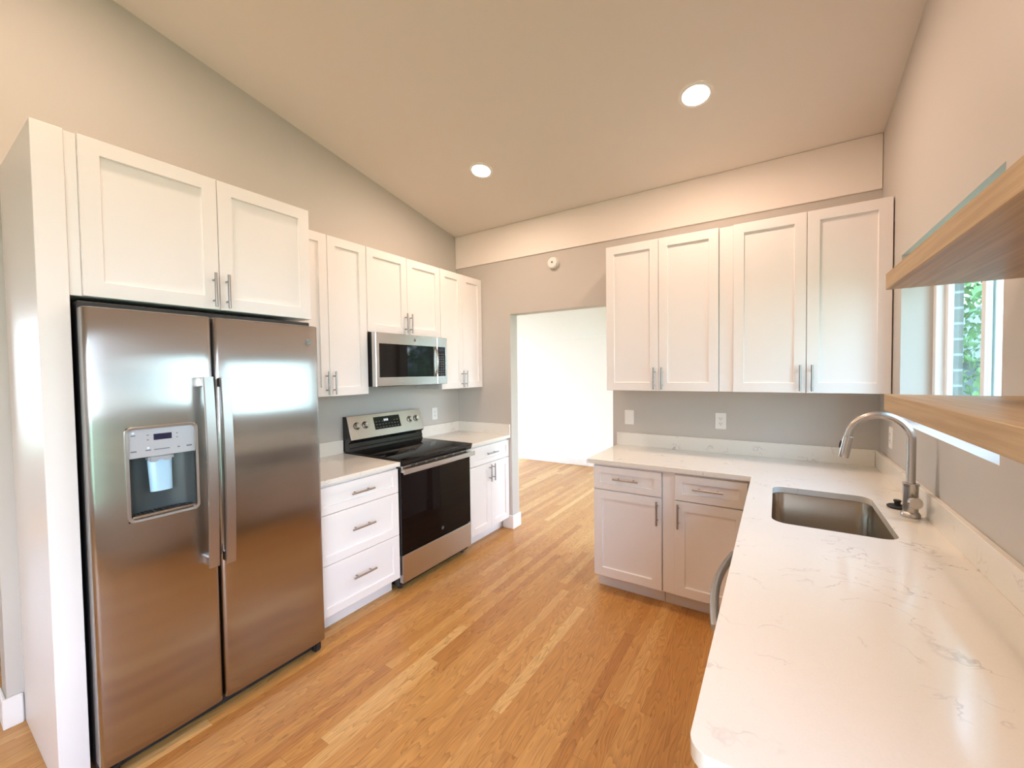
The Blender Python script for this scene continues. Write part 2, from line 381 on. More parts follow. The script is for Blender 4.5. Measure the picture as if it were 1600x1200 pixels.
window('window_2', XR+.05, PY0, PY1, PZ0, PZ1)
window('window_3', 2.84, 1.5, 3.2, .12, 2.3, axis='x')
window('added_window_6', XR+.05, .4, 2.5, .12, 2.3)  # unseen opening, added to let more daylight into the far room
window('added_window_4', -2.52, .2, 2.65, .12, 2.3, flip=-1)  # also unseen and added, so the far room gets brighter
window('window_5', -4.62, -5.8, -3.4, .6, 2.2, flip=-1)

# ------------------------------------------------------------------ outdoors
gr = G().box((-30, -30, -.42), (40, 40, -.40)).out('ground', m_grass); gr['kind'] = 'structure'
def tree(loc, h, r, label, lm, n=4500):
    t = thing('tree', label, 'tree', loc, 0, 'trees outside the windows')
    g = G(); g.tube([(0, 0, 0), (.05, .03, h*.3), (-.04, .02, h*.6), (.02, 0, h*.9)], [.16, .13, .09, .03], 10)
    for k in range(6):
        a = k*1.1; z = h*(.35+.08*k); g.tube([(0, 0, z), (math.cos(a)*r*.35, math.sin(a)*r*.35, z+r*.25), (math.cos(a)*r*.65, math.sin(a)*r*.65, z+r*.42)], [.05, .035, .015], 6)
    g.out('trunk', m_bark, t)
    g = G()
    for k in range(n):
        u = Vector((random.gauss(0, 1), random.gauss(0, 1), random.gauss(0, 1))).normalized()*(random.random()**.4)
        c = Vector((u.x*r, u.y*r, h*.62+u.z*h*.42))*(1) + Vector((math.sin(k*.37), math.cos(k*.53), math.sin(k*.71)))*r*.12
        q = Euler((random.uniform(0, PI), random.uniform(0, PI), random.uniform(0, PI))).to_matrix(); s = random.uniform(.035, .07)
        v = [g.bm.verts.new(c+q@Vector(p)*s) for p in ((-1, 0, 0), (0, -.5, .12), (1, 0, 0), (0, .5, .12))]
        g.bm.faces.new(v)
    g.out('leaves', lm, t, smooth=0)['kind'] = 'stuff'
tree((5.6, 4.6, -.4), 5.2, 1.9, 'leafy green tree seen through the window beside the wooden shelves', m_leaf2, 9000)
tree((2.6, 8.6, -.4), 5.0, 1.6, 'dark leafy tree beyond the window of the room past the doorway', m_leaf)
tree((8.6, -4.2, -.4), 5.4, 1.7, 'broad dark green tree standing apart on the lawn outside the window wall', m_leaf)
hs = thing('neighbouring_house', 'low grey house with dark roof seen through the window beside the shelves', 'house', (7.6, 9.5, -.4))
G().box((-3, -2, 0), (3, 2, 2.0)).out('house_wall', m_siding, hs)
G().prism([(-2.3, 2.0), (2.3, 2.0), (0, 3.2)], (-3.2, 0, 0), (0,1,0), (0,0,1), (6.4, 0, 0)).out('house_roof', m_shingle, hs)

# ------------------------------------------------------------------ cabinets (local frame: x along the front, front faces -y)
FACE_X, FACE_B, FACE_NX = PI/2, 0.0, -PI/2
def shaker(x0, x1, z0, z1, yb, t=.02, rail=.058, rec=.011):
    """door or drawer front: framed panel, back at y=yb, front at yb-t"""
    g = G(); e = .0015
    def ring(ins, y): return [(x0+ins, y, z0+ins), (x1-ins, y, z0+ins), (x1-ins, y, z1-ins), (x0+ins, y, z1-ins)]
    yf = yb-t
    g.loft([ring(0, yb), ring(0, yf+e), ring(e, yf), ring(rail, yf), ring(rail+.002, yf+rec-.001), ring(rail+.003, yf+rec)])
    return g
def pull(g, c, vert, yf, ln=.154):
    """bar pull centred on c=(x,z) standing off the face at y=yf"""
    x, z = c; r = .0058; so_ = .03; h = ln/2; k = ln*.30
    if vert:
        g.cyl((x, yf-so_, z-h), (x, yf-so_, z+h), r, 14, .001)
        for s in (-k, k): g.cyl((x, yf+.0005, z+s), (x, yf-so_, z+s), .0046, 10)
    else:
        g.cyl((x-h, yf-so_, z), (x+h, yf-so_, z), r, 14, .001)
        for s in (-k, k): g.cyl((x+s, yf+.0005, z), (x+s, yf-so_, z), .0046, 10)
    return g
def cabinet(name, label, loc, rot, w, z0, z1, d, fronts, group, toe=0, fillers=(), gapb=.002):
    t = thing(name, label, 'cabinet', loc, rot, group)
    G().box((.0008, -gapb, z0), (w-.0008, -d, z1), .0012).out('carcass', m_cab, t)
    if toe: G().box((.001, -.02, 0.001), (w-.001, -d+.07, z0+.001)).out('toe_kick', m_kick, t)
    for f in fillers: G().box((f[0], -d+.002, z0+.001), (f[1], -d-.005, z1-.001), .001).out('filler_strip', m_cab, t)
    for kind, a, b, c, e, hx, hz, v in fronts:
        r = .058 if kind == 'door' else min(.05, (e-c)*.28)
        p_ = shaker(a, b, c, e, -d, rail=r).out('cabinet_door' if kind == 'door' else 'drawer', m_cab, t)
        if hx is not None: pull(G(), (hx, hz), v, -d-.02, .154 if v else .166).out('handle', m_nickel, p_)
    return t
T = 1.372; TU = 2.432
def pair(w, z0, z1, hz, a=.002, dx=.026):
    m = w/2
    return [('door', a, m-.0015, z0+.001, z1-.001, m-dx, hz, True), ('door', m+.0015, w-a, z0+.001, z1-.001, m+dx, hz, True)]
GU, GB = 'white shaker upper cabinets', 'white shaker base cabinets'
# left run uppers
cabinet('upper_cabinet', 'tall white two-door upper cabinet between the microwave and the doorway wall', (0, -.601, 0), FACE_X, .598, T, TU, .305, pair(.598, T, TU, 1.461), GU)
cabinet('upper_cabinet', 'short white two-door upper cabinet directly above the microwave', (0, -1.368, 0), FACE_X, .766, 1.822, TU, .305, pair(.766, 1.822, TU, 1.914), GU)
cabinet('upper_cabinet', 'tall white two-door upper cabinet between the refrigerator and the microwave', (0, -1.978, 0), FACE_X, .609, T, TU, .305, pair(.609, T, TU, 1.461), GU)
# deep cabinet over the refrigerator, with its face filler
wf = .923
cabinet('upper_cabinet', 'deep white two-door cabinet above the stainless refrigerator', (0, -2.904, 0), FACE_X, wf, 1.822, 2.418, .618,
        [('door', .034, .4795, 1.823, 2.417, .455, 1.909, True), ('door', .4825, wf-.002, 1.823, 2.417, .508, 1.909, True)], GU, fillers=((.001, .033),))
pn = G().box((.003, -2.985, .0), (.634, -2.905, 2.418), .0015).out('fridge_panel', m_cab)
tag(pn, 'tall white end panel standing against the side of the refrigerator', 'panel')
# left run bases
cabinet('base_cabinet', 'white base cabinet of one drawer over two doors, between range and doorway wall', (0, -.604, 0), FACE_X, .600, .105, .884, .61,
        [('drawer', .002, .598, .710, .868, .30, .793, False), ('door', .002, .2985, .112, .704, .273, .615, True), ('door', .3015, .598, .112, .704, .327, .615, True)], GB, toe=1)
cabinet('drawer_cabinet', 'white base cabinet of three stacked drawers between refrigerator and range', (0, -1.982, 0), FACE_X, .600, .105, .884, .61,
        [('drawer', .002, .598, .708, .868, .30, .795, False), ('drawer', .002, .598, .414, .704, .30, .576, False), ('drawer', .002, .598, .112, .410, .30, .278, False)], GB, toe=1)
# right hand uppers on the back wall
cabinet('upper_cabinet', 'narrower two-door upper cabinet on the back wall beside the doorway', (1.726, 0, 0), FACE_B, .757, T, TU, .305, pair(.757, T, TU, 1.461), GU)
wr = XR-.004-2.484
cabinet('upper_cabinet', 'wider two-door upper cabinet on the back wall, in the corner by the window', (2.484, 0, 0), FACE_B, wr, T, TU, .305,
        [('door', .082, .4605, T+.001, TU-.001, .432, 1.461, True), ('door', .4635, wr-.002, T+.001, TU-.001, .489, 1.461, True)], GU, fillers=((.001, .08),))
# right hand bases on the back wall
cabinet('base_cabinet', 'one-drawer one-door base cabinet at the doorway end of the L-shaped counter', (1.738, 0, 0), FACE_B, .456, .105, .884, .61,
        [('drawer', .004, .454, .712, .868, .229, .795, False), ('door', .004, .454, .112, .706, .430, .613, True)], GB, toe=1)
cabinet('base_cabinet', 'one-drawer one-door corner base cabinet beside the dishwasher run', (2.196, 0, 0), FACE_B, 1.125, .105, .884, .61,
        [('drawer', .076, .470, .712, .868, .266, .797, False), ('door', .076, .470, .112, .706, .098, .617, True)], GB, toe=1, fillers=((.001, .074),))
# window wall run under the sink
cabinet('sink_cabinet', 'white two-door sink base cabinet under the stainless sink', (XR, -.66, 0), FACE_NX, .80, .105, .66, .60, pair(.80, .112, .66, .56), GB, toe=1)
cabinet('base_cabinet', 'white end base cabinet under the near end of the L-shaped counter', (XR, -2.09, 0), FACE_NX, .50, .105, .884, .61,
        [('drawer', .002, .498, .712, .868, .25, .795, False), ('door', .002, .498, .112, .706, .05, .613, True)], GB, toe=1)

# ------------------------------------------------------------------ counters
ZT, ZB = .914, .885
ct = G().box((.001, -.604, ZB), (.648, -.001, ZT), .003).out('countertop', m_quartz)
tag(ct, 'small white quartz counter between the range and the doorway wall', 'counter', 'white quartz counters')
G().box((.001, -.604, ZT), (.02, -.001, 1.016), .0015).out('backsplash', m_quartz, ct)
G().box((.0205, -.02, ZT), (.648, -.001, 1.016), .0015).out('side_splash', m_quartz, ct)
ct = G().box((.001, -1.982, ZB), (.648, -1.376, ZT), .003).out('countertop', m_quartz)
tag(ct, 'small white quartz counter between the refrigerator and the range', 'counter', 'white quartz counters')
G().box((.001, -1.982, ZT), (.02, -1.376, 1.016), .0015).out('backsplash', m_quartz, ct)
SX0, SX1, SY0, SY1 = 2.787, 3.170, -1.390, -.800
def flat_with_hole(outer, hole, z0, z1):
    g = G(); bm = g.bm; es = []
    for loop in (outer, hole):
        vs = [bm.verts.new((x, y, z1)) for x, y in loop]
        es += [bm.edges.new((vs[i], vs[(i+1) % len(vs)])) for i in range(len(vs))]
    bmesh.ops.triangle_fill(bm, use_beauty=True, use_dissolve=False, edges=es)
    r = bmesh.ops.extrude_face_region(bm, geom=bm.faces[:])
    bmesh.ops.translate(bm, vec=(0, 0, z0-z1), verts=[v for v in r['geom'] if isinstance(v, bmesh.types.BMVert)])
    return g
cr_ = .035; xe, ye = 2.684, -2.611
outer = [(1.702, -.648), (xe, -.648)] + [(xe+cr_-cr_*math.cos(t), ye+cr_-cr_*math.sin(t)) for t in [PI/2*k/8 for k in range(9)]] + [(XR-.001, ye), (XR-.001, -.001), (1.702, -.001)]
ct = flat_with_hole(outer, rrect(SX0, SX1, SY0, SY1, .055, 7), ZB, ZT).out('countertop', m_quartz, bev=.002)
tag(ct, 'large L-shaped white quartz counter with faint grey veins and sink cutout', 'counter', 'white quartz counters')
G().box((1.702, -.02, ZT), (XR-.021, -.001, 1.016), .0015).out('backsplash', m_quartz, ct)
G().box((XR-.02, ye, ZT), (XR-.001, -.001, 1.016), .0015).out('side_splash', m_quartz, ct)

# sink
sk = thing('sink', 'undermount rectangular stainless steel sink set in the L-shaped counter', 'sink', (0, 0, 0))
g = G(); rings = []
def rr3(ins, z, r): return [(x, y, z) for x, y in rrect(SX0+ins, SX1-ins, SY0+ins, SY1-ins, r, 7)]
rings = [rr3(-.018, ZB-.0005, .07), rr3(-.006, ZB-.0005, .06), rr3(-.004, ZB-.004, .058), rr3(0, ZB-.17, .055), rr3(.006, ZB-.19, .052), rr3(.02, ZB-.203, .045), rr3(.04, ZB-.207, .03)]
g.loft(rings, False, True)
g.out('basin', m_sink, sk)
cx_, cy_ = (SX0+SX1)/2, (SY0+SY1)/2
G().lathe([(.058, .0005), (.055, .004), (.04, .004), (.036, -.001), (.0, -.001)], (cx_, cy_, ZB-.207), seg=32, cap0=False, cap1=False).out('drain', m_chrome, sk)

# faucet
FX, FY = 3.258, -1.05
fc = thing('faucet', 'brushed nickel gooseneck pull-down faucet standing behind the sink', 'faucet', (FX, FY, ZT+.0004))
G().lathe([(.030, 0), (.031, .003), (.031, .012), (.027, .02), (.0245, .022)], seg=36).out('base_flange', m_chrome, fc)
G().lathe([(.0240, .0215), (.0240, .120), (.0255, .128), (.0265, .136), (.0250, .137), (.016, .134)], seg=36).out('body', m_chrome, fc)
R_ = .0985; zc_ = .308; pts = [(0, 0, .13), (0, 0, .18), (0, 0, .24), (0, 0, .29)]
for k in range(25):
    t = math.radians(170)*k/24; pts.append((-R_+R_*math.cos(t), 0, zc_+R_*math.sin(t)))
d = Vector((-math.sin(math.radians(170)), 0, math.cos(math.radians(170))))*1.0
e0 = Vector(pts[-1]); pts.append(e0+d*.012)
G().tube(pts, .0146, 22).out('spout', m_chrome, fc)
h0 = e0+d*.013; hd = d
sh = G().lathe([(.0150, 0), (.0185, .0015), (.0190, .06), (.0195, .088), (.0185, .093), (.013, .0935)], h0, hd, 32).out('spray_head', m_chrome, fc)
sd = hd.cross(Vector((0, 1, 0))).normalized()*1.0
if sd.x > 0: sd = -sd
c0 = h0+hd*.025+sd*.0185
G().tube([c0, c0+hd*.015, c0+hd*.032], [.004, .006, .004], 10).out('spray_button', m_rubber, sh)
G().lathe([(.017, .018), (.0175, .022), (.0175, .034), (.0225, .038), (.0225, .052), (.021, .055), (.0, .0555)], (0, 0, .068), (.10, -1, 0), 32, True, False).out('lever', m_chrome, fc)
stp = thing('sink_stopper', 'small black round stopper lying on the counter behind the faucet', 'stopper', (3.240, -.935, ZT+.0004))
G().lathe([(.02, 0), (.034, .004), (.036, .008), (.03, .012), (.014, .013)], seg=28).out('cap', m_rubber, stp)
G().lathe([(.011, .0125), (.011, .026), (.0135, .028), (.0135, .033), (.011, .035)], seg=20).out('knob', m_rubber, stp)

# ------------------------------------------------------------------ logo badge
def badge(parent, c, r, mt, mring):
    """round monogram badge on a face that looks to -y (local)"""
    x, y, z = c
    b = G().lathe([(r, 0), (r, .0012), (r*.9, .0016), (r*.86, .0012), (r*.8, .001)], (x, y, z), (0, -1, 0), 36).out('badge', mt, parent)
    for k in range(4):
        a = k*PI/2+PI/4
        G().tube([(x+math.cos(a+s)*r*.74, y-.0014, z+math.sin(a+s)*r*.74) for s in (-.5, -.2, .2, .5)], r*.035, 6).out('badge_curl', mring, b)
    text_mesh('GE', r*1.0, 'monogram', mring, b, (x, y-.0013, z), (PI/2, 0, 0))
    return b
m_badge = mat('badge_metal', (.30, .29, .28), .4, 1.0)
m_badge_dark = mat('badge_dark', (.10, .10, .10), .4, .6)
m_badge_black = mat('badge_black', (.02, .02, .02), .3)
m_badge_grey = mat('badge_grey', (.30, .30, .30), .4, .5)

# ------------------------------------------------------------------ refrigerator
FW = .906
fr = thing('refrigerator', 'side-by-side stainless refrigerator with water dispenser in its freezer door', 'refrigerator', (0, -2.897, 0), FACE_X)
G().box((.006, -.03, .03), (FW-.006, -.642, 1.803), .004).out('case', m_case, fr)
G().box((.01, -.60, .008), (FW-.01, -.668, .055), .004).out('kick_grille', m_blackmat, fr)
for x in (.02, FW-.06): G().box((x, -.66, .001), (x+.04, -.70, .05), .008, 2).out('leveling_foot', m_blackmat, fr)
G().box((.01, -.642, .06), (FW-.01, -.650, 1.77)).out('gasket', m_blackmat, fr)
DH = (.106, .334, .957, 1.322)      # dispenser opening in the freezer door
def fridge_door(x0, x1, z0, z1, hole, name):
    yb, yf, r = -.651, -.715, .016
    prof = [(x0, yb)]
    for k in range(7):
        t = PI/2*k/6; prof.append((x0+r-r*math.cos(t), yf+r-r*math.sin(t)))
    xs = [x0+.06, x1-.06] if not hole else [x0+.06, hole[0], (hole[0]+hole[1])/2, hole[1], x1-.03]
    prof += [(x, yf) for x in xs]
    for k in range(7):
        t = PI/2*k/6; prof.append((x1-r+r*math.sin(t), yf+r-r*math.cos(t)))
    prof.append((x1, yb))
    bow = lambda x: -.008*(1-((2*x-x0-x1)/(x1-x0))**2)
    prof = [(x, y+(bow(x) if y < yf+.012 else 0)) for x, y in prof]
    zs = [z0+.003, z0+.009] + ([hole[2], hole[3]] if hole else [1.0]) + [z1-.009, z1-.003]
    bm = bmesh.new(); uvl = bm.loops.layers.uv.new('UVMap')
    def row(z, ins): return [bm.verts.new((x + (ins if i < len(prof)/2 else -ins)*(1 if abs(x-(x0+x1)/2) > (x1-x0)*.45 else 0), y+(ins if y < yf+.01 else 0), z)) for i, (x, y) in enumerate(prof)]
    rows = [row(z0, .005), row(z0+.003, .001)] + [row(z, 0) for z in zs[1:-1]] + [row(z1-.003, .001), row(z1, .005)]
    n = len(prof)
    for a, b in zip(rows, rows[1:]):
        for i in range(n):
            j = (i+1) % n
            if hole and i < n-1 and a[0].co.z > hole[2]-1e-4 and b[0].co.z < hole[3]+1e-4 and prof[i][0] > hole[0]-1e-4 and prof[j][0] < hole[1]+1e-4 and prof[i][1] < yf+.01: continue
            bm.faces.new((a[i], a[j], b[j], b[i]))
    bm.faces.new(list(reversed(rows[0]))); bm.faces.new(rows[-1])
    bmesh.ops.recalc_face_normals(bm, faces=bm.faces[:])
    for f in bm.faces:
        for l in f.loops: l[uvl].uv = (l.vert.co.x - l.vert.co.y*.3, l.vert.co.z)
    me = bpy.data.meshes.new(name); bm.to_mesh(me); bm.free(); me.materials.append(m_fridge)
    me.shade_smooth(); me.set_sharp_from_angle(angle=math.radians(30))
    o = bpy.data.objects.new(name, me); C.objects.link(o); o.parent = fr
    return o
fd = fridge_door(.004, .4045, .058, 1.777, DH, 'freezer_door')
rd = fridge_door(.4125, .902, .058, 1.777, None, 'fresh_food_door')
def bar_handle(x, z0, z1, parent):
    """flat bowed bar with end mounts"""
    g = G(); n = 24; hw = .019; rings = []
    for k in range(n+1):
        s = k/n; z = z0+(z1-z0)*s; y = -.772-.018*math.sin(PI*s)
        rings.append([(x-hw, y+.012, z), (x-hw, y+.003, z), (x-hw+.002, y, z), (x+hw-.002, y, z), (x+hw, y+.003, z), (x+hw, y+.012, z)])
    g.loft(rings)
    h = g.out('handle', m_handle, parent, 25)
    for zz in (z0+.002, z1-.042): G().box((x-.013, -.714, zz), (x+.013, -.769, zz+.04), .003).out('handle_mount', m_steel, h)
bar_handle(.366, .695, 1.515, fd); bar_handle(.4305, .690, 1.512, rd)
badge(rd, (.842, -.7178, 1.690), .017, m_badge, m_badge_dark)
# dispenser
x0, x1, z0, z1 = DH
dz = G()
def dr(ins, y, r): return [(a, y, b) for a, b in rrect(x0+ins, x1-ins, z0+ins, z1-ins, r, 6)]
dz.loft([dr(-.003, -.714, .022), dr(-.003, -.7265, .022), dr(-.001, -.7285, .021), dr(.007, -.7275, .016), dr(.0085, -.7225, .015), dr(.0085, -.700, .015)], False, False)
hsg = dz.out('dispenser_frame', m_handle, fd, 25)
cv = G(); zm = 1.203
xa, xb, za = x0+.008, x1-.008, z0+.010
# curved cavity wall
n = 14; rings = []
for z in (za, zm+.02):
    rings.append([(xa+(xb-xa)*k/n, -.712+.055*math.sin(PI*k/n)**.45, z) for k in range(n+1)])
cv.loft(rings, False, False, False)
cv.loft([[(xa+(xb-xa)*k/n, -.712+.055*math.sin(PI*k/n)**.45, za+.001) for k in range(n+1)], [(xa+(xb-xa)*k/n, -.712, za) for k in range(n+1)]], False, False, False)
cv.loft([[(xa+(xb-xa)*k/n, -.712+.055*math.sin(PI*k/n)**.45, zm+.019) for k in range(n+1)], [(xa+(xb-xa)*k/n, -.712, zm+.02) for k in range(n+1)]], False, False, False)
cv.out('dispenser_cavity', m_cavity, hsg)
g = G(); g.prism([(-.7225, zm), (-.690, zm-.004), (-.690, z1-.008), (-.7195, z1-.008)], (xa, 0, 0), (0,1,0), (0,0,1), (xb-xa, 0, 0))
cp = g.out('control_panel', m_silver, hsg, bev=.001)
G().box((.190, -.7232, 1.267), (.248, -.7205, 1.291), .0004).out('display', m_disp, cp)
for x, z, w_, h_ in ((.128, 1.291, .013, .004), (.128, 1.229, .017, .005), (.172, 1.289, .006, .003), (.172, 1.270, .006, .003), (.172, 1.229, .017, .004), (.215, 1.229, .05, .0035),
                     (.266, 1.286, .005, .003), (.266, 1.270, .005, .003), (.270, 1.229, .007, .005), (.306, 1.229, .018, .006)):
    G().box((x-w_/2, -.7235, z-h_/2), (x+w_/2, -.7208, z+h_/2)).out('button_mark', m_ink, cp)
for x, z in ((.128, 1.301), (.172, 1.238)): G().lathe([(.004, 0), (.003, .002), (0, .0024)], (x, -.7218, z), (0, -1, 0), 12, True, False).out('indicator_lamp', m_lit, cp)
g = G(); rings = []
for s in range(9):
    f = s/8; z = 1.185-.128*f; hw = .040-.004*f; yy = -.684-.010*f
    rings.append([(.218+hw*math.cos(t), yy-.014*math.sin(t), z) for t in [PI*k/12 for k in range(13)]] + [(.218-hw, yy+.006, z), (.218+hw, yy+.006, z)])
g.loft(rings); g.out('paddle', m_paddle, hsg, 50)
G().box((.176, -.706, 1.176), (.260, -.662, 1.205), .008, 2).out('nozzle_hood', m_silver, hsg)
tr = G().box((xa+.004, -.722, za), (xb-.004, -.662, za+.010), .002).out('drip_tray', m_steel, hsg)
for k in range(14):
    xx = xa+.014+k*(xb-xa-.028)/13
    G().box((xx-.0052, -.716, za+.0095), (xx+.0052, -.666, za+.0115), .0006).out('grate_slat', m_blackmat, tr)

# ------------------------------------------------------------------ range
RW = .760
rg = thing('range', 'freestanding electric range with black glass top and stainless trim', 'range', (0, -1.371, 0), FACE_X)
G().box((.003, -.004, .03), (RW-.003, -.605, .915), .003).out('body', m_black, rg)
ctp = G().prism([(-.03, .915), (-.655, .915), (-.664, .918), (-.664, .924), (-.655, .928), (-.03, .928)], (0, 0, 0), (0,1,0), (0,0,1), (RW, 0, 0)).out('cooktop', m_glass, rg)
G().prism([(-.60, .884), (-.652, .884), (-.662, .915), (-.60, .915)], (.001, 0, 0), (0,1,0), (0,0,1), (RW-.002, 0, 0)).out('front_rail', m_black, rg)
bgd = G().prism([(-.008, .92), (-.092, .928), (-.084, .950), (-.088, .956), (-.078, .985), (-.082, .995), (-.098, 1.004), (-.103, 1.016), (-.048, 1.190), (-.008, 1.190)], (0, 0, 0), (0,1,0), (0,0,1), (RW, 0, 0)).out('backguard', m_black, rg, bev=.0015)
# tilted stainless control fascia
p0 = Vector((0, -.106, 1.014)); p1 = Vector((0, -.050, 1.193)); vz = (p1-p0).normalized(); nn = Vector((0, vz.z*-1, vz.y)); nn = Vector((0, -vz.z, vz.y))
def onf(x, s, h): return Vector((x, 0, 0)) + p0 + vz*s + nn*h
def fbox(g, xa, xb, sa, sb, ha, hb):
    g.loft([[onf(xa, sa, ha), onf(xb, sa, ha), onf(xb, sb, ha), onf(xa, sb, ha)], [onf(xa, sa, hb), onf(xb, sa, hb), onf(xb, sb, hb), onf(xa, sb, hb)]])
    return g
LF = (p1-p0).length
fa = fbox(G(), .002, RW-.002, 0, LF, -.004, .004).out('control_fascia', m_steel, bgd, bev=.002)
dp = fbox(G(), .238, .506, .055, .158, .003, .0052).out('display', m_glass, fa)
for k in range(3):
    fbox(G(), .338+k*.016, .348+k*.016, .118, .136, .005, .0056).out('digit', m_lit, dp)
for r_ in range(3):
    for k in range(8):
        if r_ == 2 and 2 < k < 6: continue
        fbox(G(), .252+k*.031, .268+k*.031, .068+r_*.024, .073+r_*.024, .005, .0054).out('key_mark', m_keys, dp)
for x in (.075, .152, .618, .693):
    c = onf(x, .105, .004)
    kb = G().lathe([(.026, 0), (.026, .004), (.022, .006), (.0205, .022), (.018, .025), (0, .025)], c, nn, 28, True, False).out('knob', m_chrome, bgd)
    G().lathe([(.029, 0), (.029, .0015), (.027, .002)], c, nn, 28).out('knob_ring', m_black, kb)
    q = c+nn*.025
    G().box(q+Vector((-.0035, -.002, -.018)), q+Vector((.0035, .004, .018)), .001).out('knob_grip', m_steel, kb)
# oven door
od = G().box((.002, -.606, .262), (RW-.002, -.633, .852), .003).out('oven_door', m_black, rg)
G().box((.006, -.632, .266), (RW-.006, -.637, .838), .002).out('door_glass', m_oven, od)
vt = G().box((.002, -.606, .8525), (RW-.002, -.652, .882), .003).out('vent_trim', m_steel, rg)
for k in range(12):
    x = .09+k*.05+(.012 if k % 2 else 0); zz = .872
    for z_ in (.866, .875):
        G().box((x, -.6515, z_-.0026), (x+.034, -.6535, z_+.0026)).out('vent_slot', m_blackmat, vt)
g = G(); rings = []
for k in range(25):
    s = k/24; x = -.008+(RW+.010)*s; y = -.690-.008*math.sin(PI*s)
    rings.append([(x, y+.012, .832), (x, y+.003, .830), (x, y, .834), (x, y, .862), (x, y+.003, .866), (x, y+.012, .864)])
hd_ = g.loft(rings).out('handle', m_handle, od, 25)
for x in (.002, RW-.036): G().box((x, -.634, .834), (x+.03, -.681, .860), .004).out('handle_mount', m_steel, hd_)
badge(od, (.413, -.6372, .322), .015, m_badge_black, m_badge_grey)
G().box((.004, -.606, .062), (RW-.004, -.640, .256), .004, 2).out('storage_drawer', m_steel, rg)
for x in (.03, RW-.06):
    for y in (-.06, -.56): G().lathe([(.018, 0), (.018, .012), (.01, .014), (.01, .036)], (x+.015, y, 0), seg=16).out('leg', m_blackmat, rg)
G().box((.01, -.58, .02), (RW-.01, -.59, .07)).out('kick_plate', m_blackmat, rg)

# ------------------------------------------------------------------ microwave
MW, Z0, Z1 = .752, 1.425, 1.818
mw = thing('microwave', 'over-the-range stainless microwave hung beneath the short upper cabinet', 'microwave', (0, -1.362, 0), FACE_X)
G().box((.004, -.004, Z0+.003), (MW-.004, -.355, Z1-.001), .003).out('case', m_blackmat, mw)
G().box((.06, -.05, Z0-.004), (MW-.06, -.34, Z0+.004), .002).out('bottom_vent', m_blackmat, mw)
dw = .630
def frame_plate(xa, xb, za, zb, ha, hb, hc, hd2, y0, y1):
    g = G()
    def ring(a, b, c, d_, y): return [(a, y, c), (b, y, c), (b, y, d_), (a, y, d_)]
    g.loft([ring(xa, xb, za, zb, y0), ring(xa, xb, za, zb, y1+.004), ring(xa+.004, xb-.001, za+.003, zb-.003, y1), ring(ha, hb, hc, hd2, y1), ring(ha+.001, hb-.001, hc+.001, hd2-.001, y1+.006), ring(ha+.001, hb-.001, hc+.001, hd2-.001, y0)], False, False)
    return g
md = frame_plate(.001, dw, Z0, Z1, .030, .588, 1.491, 1.738, -.357, -.40).out('door', m_steel, mw)
G().box((.0305, -.372, 1.4905), (.5875, -.3955, 1.7385), .002).out('door_window', m_glass, md)
g = G(); rings = []
for k in range(17):
    s = k/16; z = 1.488+.252*s; y = -.408-.026*math.sin(PI*s)**.7; hw = .0085
    rings.append([(.608-hw, y+.009, z), (.608-hw*.8, y+.002, z), (.608, y, z), (.608+hw*.8, y+.002, z), (.608+hw, y+.009, z)])
g.loft(rings); g.out('handle', m_chrome, md, 60)
mp_ = frame_plate(dw+.002, MW, Z0, Z1, dw+.006, MW-.022, 1.491, 1.738, -.357, -.40).out('control_frame', m_steel, mw)
kp = G().box((dw+.0065, -.37, 1.4905), (MW-.0225, -.397, 1.7385), .001).out('keypad', m_glass, mp_)
G().box((dw+.016, -.3965, 1.705), (MW-.034, -.3975, 1.727)).out('display', m_disp, kp)
for r_ in range(9):
    for k in range(3):
        G().box((dw+.018+k*.026, -.3965, 1.505+r_*.021), (dw+.033+k*.026, -.3976, 1.513+r_*.021)).out('key_mark', m_keys, kp)
badge(md, (.378, -.4002, 1.779), .012, m_badge, m_badge_dark)

# ------------------------------------------------------------------ dishwasher (faces the room, under the window wall counter)
dwz = thing('dishwasher', 'built-in dishwasher under the L-shaped counter, its bowed handle showing past the edge', 'dishwasher', (XR, -1.475, 0), FACE_NX)
G().box((.004, -.03, .10), (.601, -.60, .875), .003).out('tub', m_case, dwz)
G().box((.003, -.601, .115), (.602, -.632, .872), .005).out('door', m_steel, dwz)
G().box((.006, -.50, .005), (.599, -.56, .105)).out('kick_plate', m_blackmat, dwz)
g = G(); rings = []
for k in range(25):
    s = k/24; x = .028+.548*s; y = -.664-.028*math.sin(PI*s)
    rings.append([(x, y+.013*math.cos(t), .795+.013*math.sin(t)) for t in [2*PI*q/12 for q in range(12)]])
hd2_ = g.loft(rings).out('handle', m_nickel, dwz, 50)
for x in (.036, .552): G().box((x, -.630, .784), (x+.018, -.668, .806), .003).out('handle_mount', m_steel, hd2_)

# ------------------------------------------------------------------ oak shelves on the window wall
for zz, lb in ((1.739, 'upper of the two thick oak floating shelves'), (1.396, 'lower of the two thick oak floating shelves')):
    s = G().box((3.061, -2.66, 0), (XR-.001, -1.73, .046), .0015).out('floating_shelf', m_oak)
    s.location = (0, 0, zz)
    tag(s, lb + ' beside the window', 'shelf', 'oak floating shelves')

